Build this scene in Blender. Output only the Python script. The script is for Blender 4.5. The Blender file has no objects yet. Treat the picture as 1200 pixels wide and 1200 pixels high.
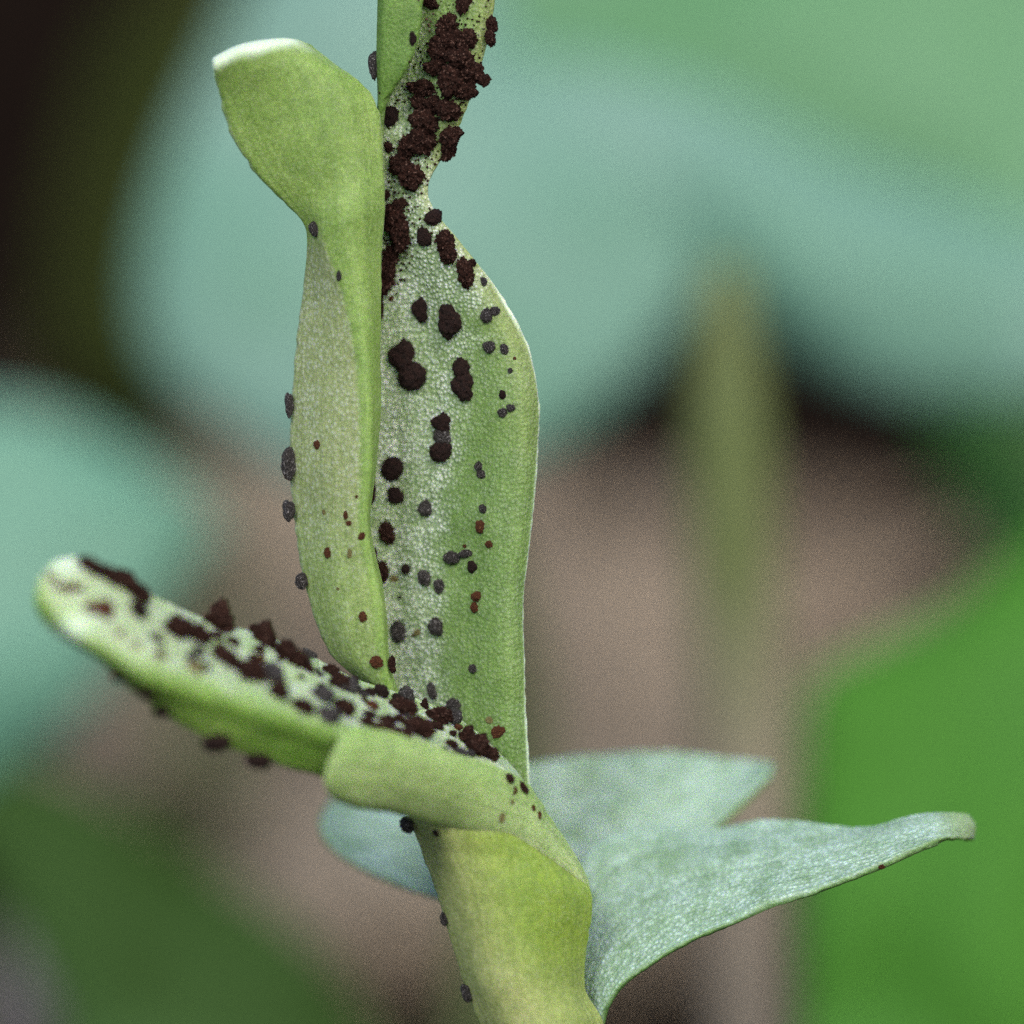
import bpy, bmesh, math, random
import numpy as np
from mathutils import Vector, Matrix
from mathutils.bvhtree import BVHTree
from mathutils.geometry import delaunay_2d_cdt

random.seed(7)
rng = np.random.default_rng(7)
SC = bpy.context.scene
COL = SC.collection
# one Blender unit is one centimetre: this is a macro picture, 2.4 cm across
SC.unit_settings.system = 'METRIC'
SC.unit_settings.scale_length = 0.01
SC.unit_settings.length_unit = 'CENTIMETERS'

# ------------------------------------------------------------------ camera
PITCH = math.radians(15)
DIST = 20.0                                   # lens to the plane of focus
K = 500.0                                     # photograph pixels per unit in that plane
CENTRE = Vector((0, 0, 3.6))
FWD = Vector((0, math.cos(PITCH), -math.sin(PITCH)))
UP = Vector((0, math.sin(PITCH), math.cos(PITCH)))
RIGHT = Vector((1, 0, 0))
EYE = CENTRE - FWD * DIST
cam_data = bpy.data.cameras.new('camera')
cam = bpy.data.objects.new('camera', cam_data)
COL.objects.link(cam)
cam.location = EYE
cam.rotation_euler = (math.pi / 2 - PITCH, 0, 0)
cam_data.sensor_width = 36.0
cam_data.lens = 36.0 * DIST / (1200 / K)      # 300 mm macro framing
cam_data.clip_start = 0.1
cam_data.clip_end = 5000
cam_data.dof.use_dof = True
cam_data.dof.focus_distance = DIST
cam_data.dof.aperture_fstop = 0.30 / 1.15     # entrance pupil 1.15 cm wide
SC.camera = cam

# ------------------------------------------------------------------ light
SUN_EL, SUN_AZ = math.radians(50), math.radians(-30)      # high, over the viewer's left shoulder
world = bpy.data.worlds.new('World')
SC.world = world
world.use_nodes = True
wn = world.node_tree
sky = wn.nodes.new('ShaderNodeTexSky')
sky.sky_type = 'NISHITA'
sky.sun_disc = False
sky.sun_elevation = SUN_EL
sky.sun_rotation = math.radians(180) + SUN_AZ
sky.air_density = 1.0
sky.dust_density = 4.0
sky.ozone_density = 1.0
wn.links.new(sky.outputs[0], wn.nodes['Background'].inputs[0])
wn.nodes['Background'].inputs[1].default_value = 0.15
sun_data = bpy.data.lights.new('sun', 'SUN')
sun_data.energy = 1.2
sun_data.angle = math.radians(14)
sun_data.color = (1.0, 0.96, 0.90)
sun = bpy.data.objects.new('sun', sun_data)
COL.objects.link(sun)
sdir = Vector((math.sin(SUN_AZ) * math.cos(SUN_EL), -math.cos(SUN_AZ) * math.cos(SUN_EL), math.sin(SUN_EL)))
sun.rotation_euler = sdir.to_track_quat('Z', 'Y').to_euler()
SC.view_settings.view_transform = 'Standard'
SC.view_settings.look = 'None'
SC.view_settings.exposure = 0.75
SC.view_settings.gamma = 1.0
SC.view_settings.use_curve_mapping = False
SC.render.engine = 'CYCLES'
SC.cycles.max_bounces = 4
SC.cycles.diffuse_bounces = 3
SC.cycles.caustics_reflective = False
SC.cycles.caustics_refractive = False
SC.cycles.use_denoising = False

# ------------------------------------------------------------------ helpers
E3, R3, U3, F3 = (np.array(v) for v in (EYE, RIGHT, UP, FWD))
def W(p):
    """Picture position and depth (pixels, depth from the focal plane in pixels) to a world position."""
    p = np.asarray(p, float)
    dep = DIST + p[..., 2] / K
    s = dep / DIST / K
    return (E3 + F3 * dep[..., None] + R3 * ((p[..., 0] - 600) * s)[..., None]
            + U3 * ((600 - p[..., 1]) * s)[..., None])

def vnoise(p, seed=0):
    """smooth value noise in [-1,1] at points p (n,3)"""
    i = np.floor(p).astype(np.int64)
    f = p - i
    f = f * f * (3 - 2 * f)
    out = np.zeros(p.shape[:-1])
    for dx in (0, 1):
        for dy in (0, 1):
            for dz in (0, 1):
                h = (i[..., 0] + dx) * 374761393 + (i[..., 1] + dy) * 668265263 + (i[..., 2] + dz) * 2147483647 + seed * 974711
                h = (h ^ (h >> 13)) * 1274126177
                h = (h ^ (h >> 16)) & 0xffff
                w = (f[..., 0] if dx else 1 - f[..., 0]) * (f[..., 1] if dy else 1 - f[..., 1]) * (f[..., 2] if dz else 1 - f[..., 2])
                out += w * (h / 32767.5 - 1)
    return out

def sstep(a, b, x):
    t = np.clip((np.asarray(x, float) - a) / (b - a), 0, 1)
    return t * t * (3 - 2 * t)

def catmull(pts, n):
    """pts (m, ...) -> (n, ...) along axis 0"""
    pts = np.asarray(pts, float)
    m = len(pts)
    ext = np.concatenate([[2 * pts[0] - pts[1]], pts, [2 * pts[-1] - pts[-2]]])
    t = np.linspace(0, m - 1, n)
    i = np.minimum(t.astype(int), m - 2)
    f = (t - i).reshape((-1,) + (1,) * (pts.ndim - 1))
    a, b, c, d = ext[i], ext[i + 1], ext[i + 2], ext[i + 3]
    return 0.5 * (2 * b + (c - a) * f + (2 * a - 5 * b + 4 * c - d) * f ** 2 + (3 * b - a - 3 * c + d) * f ** 3)

def link(name, me, parent=None, mat=None):
    o = bpy.data.objects.new(name, me)
    COL.objects.link(o)
    if mat is not None and not me.materials:
        me.materials.append(mat)
    if parent is not None:
        o.parent = parent
        o.matrix_parent_inverse = Matrix.Translation(-PLACE[parent.name]) if parent.name in PLACE else Matrix.Identity(4)
    return o

PLACE = {}          # world place of the empties
BVH = {}
def thing(name, label, cat, loc, group=None):
    o = bpy.data.objects.new(name, None)
    o.empty_display_size = 0.2
    COL.objects.link(o)
    o.location = loc
    PLACE[o.name] = Vector(loc)
    o['label'] = label
    o['category'] = cat
    if group:
        o['group'] = group
    return o

def sheet_mesh(name, rows, nu, nv, thick, mask=None, flip=False, lump=1.5, seed=0, edge=0.07, ragged=1.0, smooth_px=60.0):
    """a closed leaf blade: control rows (picture x, y, depth) lofted, two skins that meet in a rounded margin"""
    g = catmull(rows, nv)
    g = np.swapaxes(catmull(np.swapaxes(g, 0, 1), nu), 0, 1)
    u = np.linspace(0, 1, nu)[None, :].repeat(nv, 0)
    v = np.linspace(0, 1, nv)[:, None].repeat(nu, 1)
    eu = np.minimum(u, 1 - u) / edge
    ev = np.minimum(v, 1 - v) / (edge * 0.5)
    e = np.clip(np.minimum(eu, ev), 0, 1)
    prof = np.sqrt(np.clip(1 - (1 - e) ** 2, 0, 1))
    # uneven margin
    q = np.stack([g[..., 0] / 9, g[..., 1] / 9, g[..., 2] / 9], -1)
    j = (1 - e) * ragged
    g[..., 0] += j * vnoise(q, seed + 3) * 1.6
    g[..., 1] += j * vnoise(q + 31, seed + 4) * 1.6
    w = W(g)
    n = np.cross(np.gradient(w, axis=1), np.gradient(w, axis=0))
    n /= np.linalg.norm(n, axis=-1, keepdims=True) + 1e-12
    flip = flip ^ bool((n @ (-F3)).mean() < 0)      # the skin with the mask is the one turned to the light and the lens
    if flip:
        n = -n
    wl = (vnoise(g / smooth_px + 5, seed) * lump * 2 + vnoise(g / 22 + 9, seed + 1) * lump * 0.16 + vnoise(g / 6, seed + 2) * 0.07) / K
    t = (np.broadcast_to(thick, u.shape) if np.isscalar(thick) else thick(u, v)) / K / 2
    front = w + n * (t * prof + wl * prof)[..., None]
    back = w - n * (t * prof - wl * prof)[..., None]
    N = nu * nv
    vs = np.concatenate([front.reshape(-1, 3), back.reshape(-1, 3)])
    idx = np.arange(N).reshape(nv, nu)
    bidx = idx + N
    rim = np.zeros((nv, nu), bool)
    rim[0] = rim[-1] = True
    rim[:, 0] = rim[:, -1] = True
    bidx = np.where(rim, idx, bidx)
    fq = np.stack([idx[:-1, :-1], idx[:-1, 1:], idx[1:, 1:], idx[1:, :-1]], -1).reshape(-1, 4)
    bq = np.stack([bidx[:-1, :-1], bidx[1:, :-1], bidx[1:, 1:], bidx[:-1, 1:]], -1).reshape(-1, 4)
    if not flip:
        fq, bq = fq[:, ::-1], bq[:, ::-1]
    faces = np.concatenate([fq, bq])
    used, inv = np.unique(faces, return_inverse=True)
    me = bpy.data.meshes.new(name)
    me.from_pydata(vs[used].tolist(), [], inv.reshape(-1, 4).tolist())
    me.polygons.foreach_set('use_smooth', [True] * len(me.polygons))
    m = np.zeros((2, nv, nu, 4))
    m[..., 3] = 1
    if mask is not None:
        for k in (0, 1):
            r_, g_, b_ = mask(u, v, g[..., 0], g[..., 1], k)
            m[k, ..., 0], m[k, ..., 1], m[k, ..., 2] = r_, g_, b_
    at = me.color_attributes.new('mask', 'FLOAT_COLOR', 'POINT')
    at.data.foreach_set('color', m.reshape(-1, 4)[used].ravel())
    run = me.attributes.new('run', 'FLOAT_VECTOR', 'POINT')
    uv = np.stack([u, v, np.zeros_like(u)], -1)
    run.data.foreach_set('vector', np.concatenate([uv.reshape(-1, 3), uv.reshape(-1, 3) + (0, 0, 3)])[used].ravel())
    me.update()
    bvh = BVHTree.FromPolygons(vs.tolist(), faces.tolist())
    return me, bvh

# ------------------------------------------------------------------ materials
def new_mat(name):
    m = bpy.data.materials.new(name)
    m.use_nodes = True
    nt = m.node_tree
    return m, nt, nt.nodes, nt.links, nt.nodes['Principled BSDF']

def ramp(N, L, src, stops):
    r = N.new('ShaderNodeValToRGB')
    el = r.color_ramp.elements
    while len(el) < len(stops):
        el.new(0.5)
    for e, (p, c) in zip(el, stops):
        e.position = p
        e.color = (*c, 1) if len(c) == 3 else c
    L.new(src, r.inputs[0])
    return r

def mixc(N, L, fac, a, b, blend='MIX'):
    m = N.new('ShaderNodeMix')
    m.data_type = 'RGBA'
    m.blend_type = blend
    for s, val in ((m.inputs[0], fac), (m.inputs[6], a), (m.inputs[7], b)):
        if hasattr(val, 'links'):
            L.new(val, s)
        elif isinstance(val, (int, float)):
            s.default_value = val
        else:
            s.default_value = (*val, 1)
    return m.outputs[2]

def math_node(N, L, op, a, b=None):
    m = N.new('ShaderNodeMath')
    m.operation = op
    for s, val in zip(m.inputs, (a, b)):
        if val is None:
            continue
        if hasattr(val, 'links'):
            L.new(val, s)
        else:
            s.default_value = val
    return m.outputs[0]

def tex(N, L, kind, vec, scale, **kw):
    t = N.new(kind)
    t.inputs['Scale'].default_value = scale
    for k, val in kw.items():
        if k in t.inputs:
            t.inputs[k].default_value = val
        else:
            setattr(t, k, val)
    L.new(vec, t.inputs['Vector'])
    return t

def leaf_material(name, green, deep, olive, wax, cell=82.0, rough=0.5, sss=0.5, bump=0.5, gloss=0.3, depth=0.045, gap=0.16, fibre=0.35):
    """blade: own green varied by noise; mask R = white wax bloom on the cells, G = olive tissue, B = pale margin"""
    m, nt, N, L, B = new_mat(name)
    tc = N.new('ShaderNodeTexCoord')
    obj = tc.outputs['Object']
    at = N.new('ShaderNodeAttribute')
    at.attribute_name = 'mask'
    sep = N.new('ShaderNodeSeparateColor')
    L.new(at.outputs['Color'], sep.inputs[0])
    big = tex(N, L, 'ShaderNodeTexNoise', obj, 4.0, Detail=4.0, Roughness=0.6)
    fine = tex(N, L, 'ShaderNodeTexNoise', obj, 130.0, Detail=3.0, Roughness=0.65)
    vor = tex(N, L, 'ShaderNodeTexVoronoi', obj, cell, feature='F1')
    vor.inputs['Randomness'].default_value = 0.85
    cellh = ramp(N, L, vor.outputs['Distance'], [(0.0, (1, 1, 1)), (0.75, (0, 0, 0))]).outputs[0]
    base = mixc(N, L, ramp(N, L, big.outputs[0], [(0.32, (0, 0, 0)), (0.68, (1, 1, 1))]).outputs[0], green, deep)
    base = mixc(N, L, sep.outputs[1], base, olive)
    fr = ramp(N, L, fine.outputs[0], [(0.3, (0.72, 0.74, 0.66)), (0.7, (1.25, 1.22, 1.3))]).outputs[0]
    mid = tex(N, L, 'ShaderNodeTexNoise', obj, 34.0, Detail=3.0, Roughness=0.7)
    mr = ramp(N, L, mid.outputs[0], [(0.3, (0.80, 0.84, 0.74)), (0.7, (1.18, 1.14, 1.22))]).outputs[0]
    base = mixc(N, L, 0.9, base, fr, 'MULTIPLY')
    base = mixc(N, L, 0.9, base, mr, 'MULTIPLY')
    # fibres along the blade
    rn = N.new('ShaderNodeAttribute')
    rn.attribute_name = 'run'
    mp = N.new('ShaderNodeMapping')
    mp.inputs['Scale'].default_value = (26.0, 2.2, 1.0)
    L.new(rn.outputs['Vector'], mp.inputs['Vector'])
    fib = tex(N, L, 'ShaderNodeTexNoise', mp.outputs[0], 1.0, Detail=3.0, Roughness=0.6, Distortion=0.25)
    fb = ramp(N, L, fib.outputs[0], [(0.32, (1 - .26 * fibre, 1 - .22 * fibre, 1 - .3 * fibre)), (0.68, (1 + .26 * fibre, 1 + .22 * fibre, 1 + .34 * fibre))]).outputs[0]
    base = mixc(N, L, 1.0, base, fb, 'MULTIPLY')
    # a wax grain on top of every cell
    patch = tex(N, L, 'ShaderNodeTexNoise', obj, 14.0, Detail=3.0, Roughness=0.6)
    pr = ramp(N, L, patch.outputs[0], [(0.33, (0.45, 0.45, 0.45)), (0.62, (1, 1, 1))]).outputs[0]
    wfac = math_node(N, L, 'MULTIPLY', sep.outputs[0], pr)
    dots = ramp(N, L, vor.outputs['Distance'], [(0.15, (1, 1, 1)), (0.55, (gap, gap, gap))]).outputs[0]
    wfac = math_node(N, L, 'MULTIPLY', wfac, dots)
    wfac = math_node(N, L, 'MULTIPLY', wfac, ramp(N, L, fib.outputs[0], [(0.3, (1 - .4 * fibre,) * 3), (0.6, (1, 1, 1))]).outputs[0])
    wfac.node.use_clamp = True
    base = mixc(N, L, wfac, base, wax)
    base = mixc(N, L, sep.outputs[2], base, (min(1, wax[0] * 0.9), wax[1], wax[2] * 0.85))
    L.new(base, B.inputs['Base Color'])
    rr = ramp(N, L, fine.outputs[0], [(0.3, (rough - .08,) * 3), (0.7, (rough + .12,) * 3)]).outputs[0]
    L.new(rr, B.inputs['Roughness'])
    B.inputs['Specular IOR Level'].default_value = gloss
    B.inputs['Subsurface Weight'].default_value = sss
    B.inputs['Subsurface Radius'].default_value = (0.6, 1.0, 0.2)
    B.inputs['Subsurface Scale'].default_value = depth
    bp = N.new('ShaderNodeBump')
    bp.inputs['Strength'].default_value = bump
    bp.inputs['Distance'].default_value = 0.008
    hs = math_node(N, L, 'MULTIPLY', cellh, math_node(N, L, 'ADD', math_node(N, L, 'MULTIPLY', sep.outputs[0], 0.8), 0.2))
    L.new(hs, bp.inputs['Height'])
    bp3 = N.new('ShaderNodeBump')
    bp3.inputs['Strength'].default_value = 0.5 * fibre
    bp3.inputs['Distance'].default_value = 0.012
    L.new(fib.outputs[0], bp3.inputs['Height'])
    L.new(bp.outputs[0], bp3.inputs['Normal'])
    bp2 = N.new('ShaderNodeBump')
    bp2.inputs['Strength'].default_value = 0.22
    bp2.inputs['Distance'].default_value = 0.006
    L.new(fine.outputs[0], bp2.inputs['Height'])
    L.new(bp3.outputs[0], bp2.inputs['Normal'])
    L.new(bp2.outputs[0], B.inputs['Normal'])
    return m

GREEN, DEEP, OLIVE, WAX = (0.135, 0.225, 0.040), (0.085, 0.175, 0.030), (0.20, 0.24, 0.075), (0.60, 0.68, 0.60)
M_upright = leaf_material('waxy_leaf', (0.120, 0.225, 0.045), (0.075, 0.165, 0.030), OLIVE, (0.72, 0.80, 0.73), bump=0.7, cell=105, gap=0.24)
M_smooth = leaf_material('smooth_leaf', (0.185, 0.290, 0.066), (0.140, 0.245, 0.048), (0.205, 0.260, 0.095), (0.52, 0.58, 0.53), cell=85, bump=0.22)
M_bract = leaf_material('bract', (0.17, 0.285, 0.050), (0.12, 0.24, 0.030), (0.27, 0.37, 0.17), (0.56, 0.65, 0.60), bump=0.6, sss=0.7, depth=0.07, gap=0.35)
M_lobe = leaf_material('base_lobe', (0.215, 0.325, 0.10), (0.165, 0.28, 0.07), (0.26, 0.35, 0.14), WAX, bump=0.3, sss=0.7, depth=0.05, fibre=0.5)
M_stem = leaf_material('stem_skin', (0.175, 0.265, 0.028), (0.135, 0.225, 0.020), (0.265, 0.315, 0.11), WAX, bump=0.3, fibre=0.45)
M_pale = leaf_material('glaucous_leaf', (0.10, 0.19, 0.06), (0.08, 0.17, 0.05), (0.17, 0.26, 0.08), (0.44, 0.60, 0.55), bump=0.4, rough=0.42, gloss=0.45, gap=0.45, fibre=0.8)

def spore_material(name, dark, light, speck, speck_amt, rough=0.8, spec=0.2):
    m, nt, N, L, B = new_mat(name)
    tc = N.new('ShaderNodeTexCoord')
    obj = tc.outputs['Object']
    info = N.new('ShaderNodeObjectInfo')
    add = N.new('ShaderNodeVectorMath')
    add.operation = 'ADD'
    L.new(obj, add.inputs[0])
    L.new(info.outputs['Location'], add.inputs[1])
    a = tex(N, L, 'ShaderNodeTexNoise', add.outputs[0], 3.0, Detail=5.0, Roughness=0.7)
    base = ramp(N, L, a.outputs[0], [(0.35, dark), (0.7, light)]).outputs[0]
    b = tex(N, L, 'ShaderNodeTexNoise', add.outputs[0], 4.5, Detail=3.0, Roughness=0.6)
    f = ramp(N, L, b.outputs[0], [(1 - speck_amt, (0, 0, 0)), (min(1, 1.12 - speck_amt), (1, 1, 1))]).outputs[0]
    base = mixc(N, L, f, base, speck)
    L.new(base, B.inputs['Base Color'])
    B.inputs['Roughness'].default_value = rough
    B.inputs['Specular IOR Level'].default_value = spec
    bp = N.new('ShaderNodeBump')
    bp.inputs['Strength'].default_value = 0.7
    bp.inputs['Distance'].default_value = 0.01
    c = tex(N, L, 'ShaderNodeTexNoise', add.outputs[0], 9.0, Detail=4.0)
    L.new(c.outputs[0], bp.inputs['Height'])
    L.new(bp.outputs[0], B.inputs['Normal'])
    return m

M_dark = spore_material('dark_spore_mass', (0.004, 0.0016, 0.0012), (0.020, 0.0078, 0.0055), (0.05, 0.026, 0.02), 0.36)
M_powder = spore_material('brown_spore_powder', (0.005, 0.0022, 0.0016), (0.036, 0.015, 0.0105), (0.15, 0.09, 0.07), 0.42, rough=0.95, spec=0.1)
M_grey = spore_material('membrane_covered_spores', (0.006, 0.0045, 0.004), (0.022, 0.018, 0.017), (0.28, 0.27, 0.27), 0.42, rough=0.5, spec=0.4)
M_red = spore_material('rust_spot', (0.030, 0.008, 0.003), (0.09, 0.028, 0.010), (0.16, 0.10, 0.03), 0.42, rough=0.7)
M_faint = spore_material('faint_spot', (0.12, 0.10, 0.03), (0.18, 0.17, 0.07), (0.20, 0.20, 0.18), 0.40, rough=0.7)

# ------------------------------------------------------------------ ground
def plain_material(name, stops, scale, rough=0.9, bump=0.4, dist=0.1, detail=5.0):
    m, nt, N, L, B = new_mat(name)
    tc = N.new('ShaderNodeTexCoord')
    a = tex(N, L, 'ShaderNodeTexNoise', tc.outputs['Object'], scale, Detail=detail, Roughness=0.65)
    L.new(ramp(N, L, a.outputs[0], stops).outputs[0], B.inputs['Base Color'])
    B.inputs['Roughness'].default_value = rough
    B.inputs['Specular IOR Level'].default_value = 0.0
    bp = N.new('ShaderNodeBump')
    bp.inputs['Strength'].default_value = bump
    bp.inputs['Distance'].default_value = dist
    L.new(a.outputs[0], bp.inputs['Height'])
    L.new(bp.outputs[0], B.inputs['Normal'])
    return m

M_soil = plain_material('shade_dark_soil', [(0.3, (0.002, 0.0015, 0.0012)), (0.7, (0.012, 0.008, 0.006))], 1.3)  # dark soil, colour pushed near black to carry the floor's shade
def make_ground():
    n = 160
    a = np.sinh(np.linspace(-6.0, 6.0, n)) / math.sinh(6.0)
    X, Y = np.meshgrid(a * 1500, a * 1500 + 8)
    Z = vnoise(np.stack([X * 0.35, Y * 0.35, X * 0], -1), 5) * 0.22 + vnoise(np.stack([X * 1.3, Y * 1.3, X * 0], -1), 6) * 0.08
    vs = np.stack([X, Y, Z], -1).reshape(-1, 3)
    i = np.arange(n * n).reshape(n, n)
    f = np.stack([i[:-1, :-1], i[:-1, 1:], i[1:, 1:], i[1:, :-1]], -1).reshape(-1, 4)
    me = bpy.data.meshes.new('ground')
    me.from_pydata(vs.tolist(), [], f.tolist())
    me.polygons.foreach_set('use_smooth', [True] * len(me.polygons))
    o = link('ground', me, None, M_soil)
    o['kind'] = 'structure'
    o['label'] = 'dark soil under the plants, shade put into its colour'
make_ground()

def ground_at(px, py):
    """where the sight line through a picture position meets the ground"""
    a = W(np.array([px, py, 0.0]))
    d = a - E3
    return E3 + d * (E3[2] / -d[2])

# ------------------------------------------------------------------ background plants
def blade_mesh(name, outline, depth, step=26, bulge=60, thick=10, seed=0, tilt=(0, 0), vein=None):
    """a broad leaf blade of real thickness: an outline, its own distance, tilt and dished form"""
    out = catmull(np.array(outline + [outline[0]], float), len(outline) * 6)[:-1]
    lo, hi = out.min(0), out.max(0)
    inner = []
    r = np.random.default_rng(seed)
    yy = lo[1]
    while yy < hi[1]:
        xx = lo[0]
        while xx < hi[0]:
            inner.append((xx + r.uniform(-.25, .25) * step, yy + r.uniform(-.25, .25) * step))
            xx += step
        yy += step
    inner = np.array(inner)
    # inside test and distance to the margin
    a, b = out, np.roll(out, -1, 0)
    x, y = inner[:, 0][:, None], inner[:, 1][:, None]
    cr = ((a[:, 1] > y) != (b[:, 1] > y)) & (x < (b[:, 0] - a[:, 0]) * (y - a[:, 1]) / (b[:, 1] - a[:, 1] + 1e-9) + a[:, 0])
    ins = cr.sum(1) % 2 == 1
    dist = np.sqrt(((inner[:, None] - out[None]) ** 2).sum(-1)).min(1)
    inner = inner[ins & (dist > step * 0.5)]
    pts = np.concatenate([out, inner])
    edges = [(k, (k + 1) % len(out)) for k in range(len(out))]
    v2, _, tris, *_ = delaunay_2d_cdt([Vector(p) for p in pts], edges, [], 1, 1e-4)
    p2 = np.array([list(v) for v in v2])
    dm = np.sqrt(((p2[:, None] - out[None]) ** 2).sum(-1)).min(1)
    c = (lo + hi) / 2
    size = (hi - lo).max()
    dd = depth + (p2[:, 0] - c[0]) * tilt[0] + (p2[:, 1] - c[1]) * tilt[1] - bulge * np.sqrt(np.clip(dm / size * 4, 0, 1))
    dd += vnoise(np.concatenate([p2 / 150, np.zeros((len(p2), 1)) + seed], 1), seed) * bulge * 0.35
    if vein is not None:
        (vx0, vy0), (vx1, vy1) = vein
        vx, vy = vx1 - vx0, vy1 - vy0
        ln = math.hypot(vx, vy)
        off = np.abs((p2[:, 0] - vx0) * vy - (p2[:, 1] - vy0) * vx) / ln
        dd += 26 * np.exp(-(off / 26) ** 2)
    g = np.concatenate([p2, dd[:, None]], 1)
    w = W(g)
    w2 = W(g + np.array([0, 0, 1.0]) * (thick * np.clip(dm / 20, 0.25, 1))[:, None])
    n = len(w)
    vs = np.concatenate([w, w2])
    fs = [tuple(t) for t in tris] + [tuple(i + n for i in reversed(t)) for t in tris]
    from collections import Counter
    cnt = Counter()
    for t in tris:
        for i in range(3):
            cnt[(t[i], t[(i + 1) % 3])] += 1
    for (p, q) in list(cnt):
        if (q, p) not in cnt:
            fs.append((q, p, p + n, q + n))
    me = bpy.data.meshes.new(name)
    me.from_pydata(vs.tolist(), [], fs)
    bm = bmesh.new(); bm.from_mesh(me)
    bmesh.ops.recalc_face_normals(bm, faces=bm.faces)
    bm.to_mesh(me); bm.free()
    me.polygons.foreach_set('use_smooth', [True] * len(me.polygons))
    return me, Vector(w[len(w) // 2])

def tube_mesh(name, pts, radii, sides=14, sub=24):
    p = catmull(np.array(pts, float), sub)
    r = catmull(np.array(radii, float)[:, None], sub)[:, 0]
    vs, fs = [], []
    for i in range(sub):
        t = Vector(p[min(i + 1, sub - 1)] - p[max(i - 1, 0)]).normalized()
        a = t.orthogonal().normalized() if abs(t.x) > .9 else t.cross(Vector((1, 0, 0))).normalized()
        b = t.cross(a)
        for k in range(sides):
            an = 2 * math.pi * k / sides
            vs.append(Vector(p[i]) + (a * math.cos(an) + b * math.sin(an)) * r[i])
    for i in range(sub - 1):
        for k in range(sides):
            fs.append((i * sides + k, i * sides + (k + 1) % sides, (i + 1) * sides + (k + 1) % sides, (i + 1) * sides + k))
    fs.append(tuple(range(sides))[::-1])
    fs.append(tuple((sub - 1) * sides + k for k in range(sides)))
    me = bpy.data.meshes.new(name)
    me.from_pydata(vs, [], fs)
    me.polygons.foreach_set('use_smooth', [True] * len(me.polygons))
    return me

def far_leaf_material(name, a, b, rough=0.55, spec=0.25, scale=1.2, sss=0.0):
    m, nt, N, L, B = new_mat(name)
    tc = N.new('ShaderNodeTexCoord')
    n1 = tex(N, L, 'ShaderNodeTexNoise', tc.outputs['Object'], scale, Detail=4.0, Roughness=0.6)
    L.new(ramp(N, L, n1.outputs[0], [(0.3, a), (0.7, b)]).outputs[0], B.inputs['Base Color'])
    n2 = tex(N, L, 'ShaderNodeTexNoise', tc.outputs['Object'], 25.0, Detail=3.0)
    bp = N.new('ShaderNodeBump')
    bp.inputs['Strength'].default_value = 0.3
    bp.inputs['Distance'].default_value = 0.03
    L.new(n2.outputs[0], bp.inputs['Height'])
    L.new(bp.outputs[0], B.inputs['Normal'])
    B.inputs['Roughness'].default_value = rough
    B.inputs['Specular IOR Level'].default_value = spec
    B.inputs['Subsurface Weight'].default_value = sss
    B.inputs['Subsurface Radius'].default_value = (0.5, 1.0, 0.3)
    B.inputs['Subsurface Scale'].default_value = 0.05
    return m

M_teal = far_leaf_material('bluish_leaf', (0.070, 0.178, 0.122), (0.128, 0.232, 0.196))
M_teal2 = far_leaf_material('sea_green_leaf', (0.062, 0.185, 0.128), (0.105, 0.225, 0.165))
M_mid = far_leaf_material('mid_green_leaf', (0.045, 0.160, 0.055), (0.100, 0.218, 0.120))
M_vivid = far_leaf_material('vivid_green_leaf', (0.026, 0.110, 0.0012), (0.045, 0.140, 0.024), scale=0.45, spec=0.04)
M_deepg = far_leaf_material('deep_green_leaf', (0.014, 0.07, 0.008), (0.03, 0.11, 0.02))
M_lowg = far_leaf_material('dark_green_leaf', (0.011, 0.025, 0.003), (0.044, 0.095, 0.030), scale=0.8, spec=0.03, rough=0.8)  # dark green blade, mottled by broad noise
M_shadeleaf = far_leaf_material('shade_toned_olive_leaf', (0.010, 0.017, 0.003), (0.034, 0.044, 0.011), spec=0.03, rough=0.8)  # olive blade kept near black: the deep shade is in its colour
M_fstalk = far_leaf_material('leaf_stalk', (0.06, 0.10, 0.03), (0.10, 0.14, 0.05))

def far_leaf(label, mat, outline, depth, foot, attach, name='broad_leaf', **kw):
    me, mid = blade_mesh('blade', outline, depth, **kw)
    a = Vector(W(np.array([*attach, depth + 15.0])))
    f = Vector((a.x + foot[0], a.y + foot[1], -0.15))
    t = thing(name, label, 'leaf', f)
    link('blade', me, t, mat)
    m = (a + f) / 2 + Vector((0.15, 0.2, 0.2))
    link('stalk', tube_mesh('stalk', [f, m, a], [0.13, 0.10, 0.07]), t, M_fstalk)
    return t

far_leaf('large bluish green blurred leaf spreading behind the spotted plant', M_teal,
         [(330, -120), (262, 40), (200, 180), (165, 310), (178, 420), (262, 500), (370, 570), (520, 575), (650, 520),
          (735, 455), (800, 375), (850, 325), (905, 395), (980, 445), (1090, 470), (1290, 460), (1290, 300), (1160, 245), (1000, 190),
          (830, 110), (690, 70), (600, 50), (540, -120)],
         2500, (0.0, 0.4), (545, 555), bulge=90, seed=3, tilt=(0.05, -0.5), vein=((850, 330), (600, 60)))
far_leaf('mid green blurred leaf above and behind the large bluish leaf', M_mid,
         [(480, -300), (520, 60), (640, 190), (900, 300), (1100, 360), (1330, 380), (1400, -300)],
         3300, (3.5, 1.0), (1300, 350), bulge=120, seed=8, tilt=(0.0, -0.5))
far_leaf('sea green blurred leaf beside the tip of the low bract', M_teal2,
         [(-260, 480), (-60, 468), (60, 482), (150, 525), (225, 570), (262, 612), (235, 650), (190, 710), (120, 810), (20, 895), (-200, 960)],
         2300, (-0.3, 1.0), (-60, 860), bulge=90, seed=12, tilt=(0.1, -0.5), vein=((260, 600), (-200, 800)))
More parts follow.
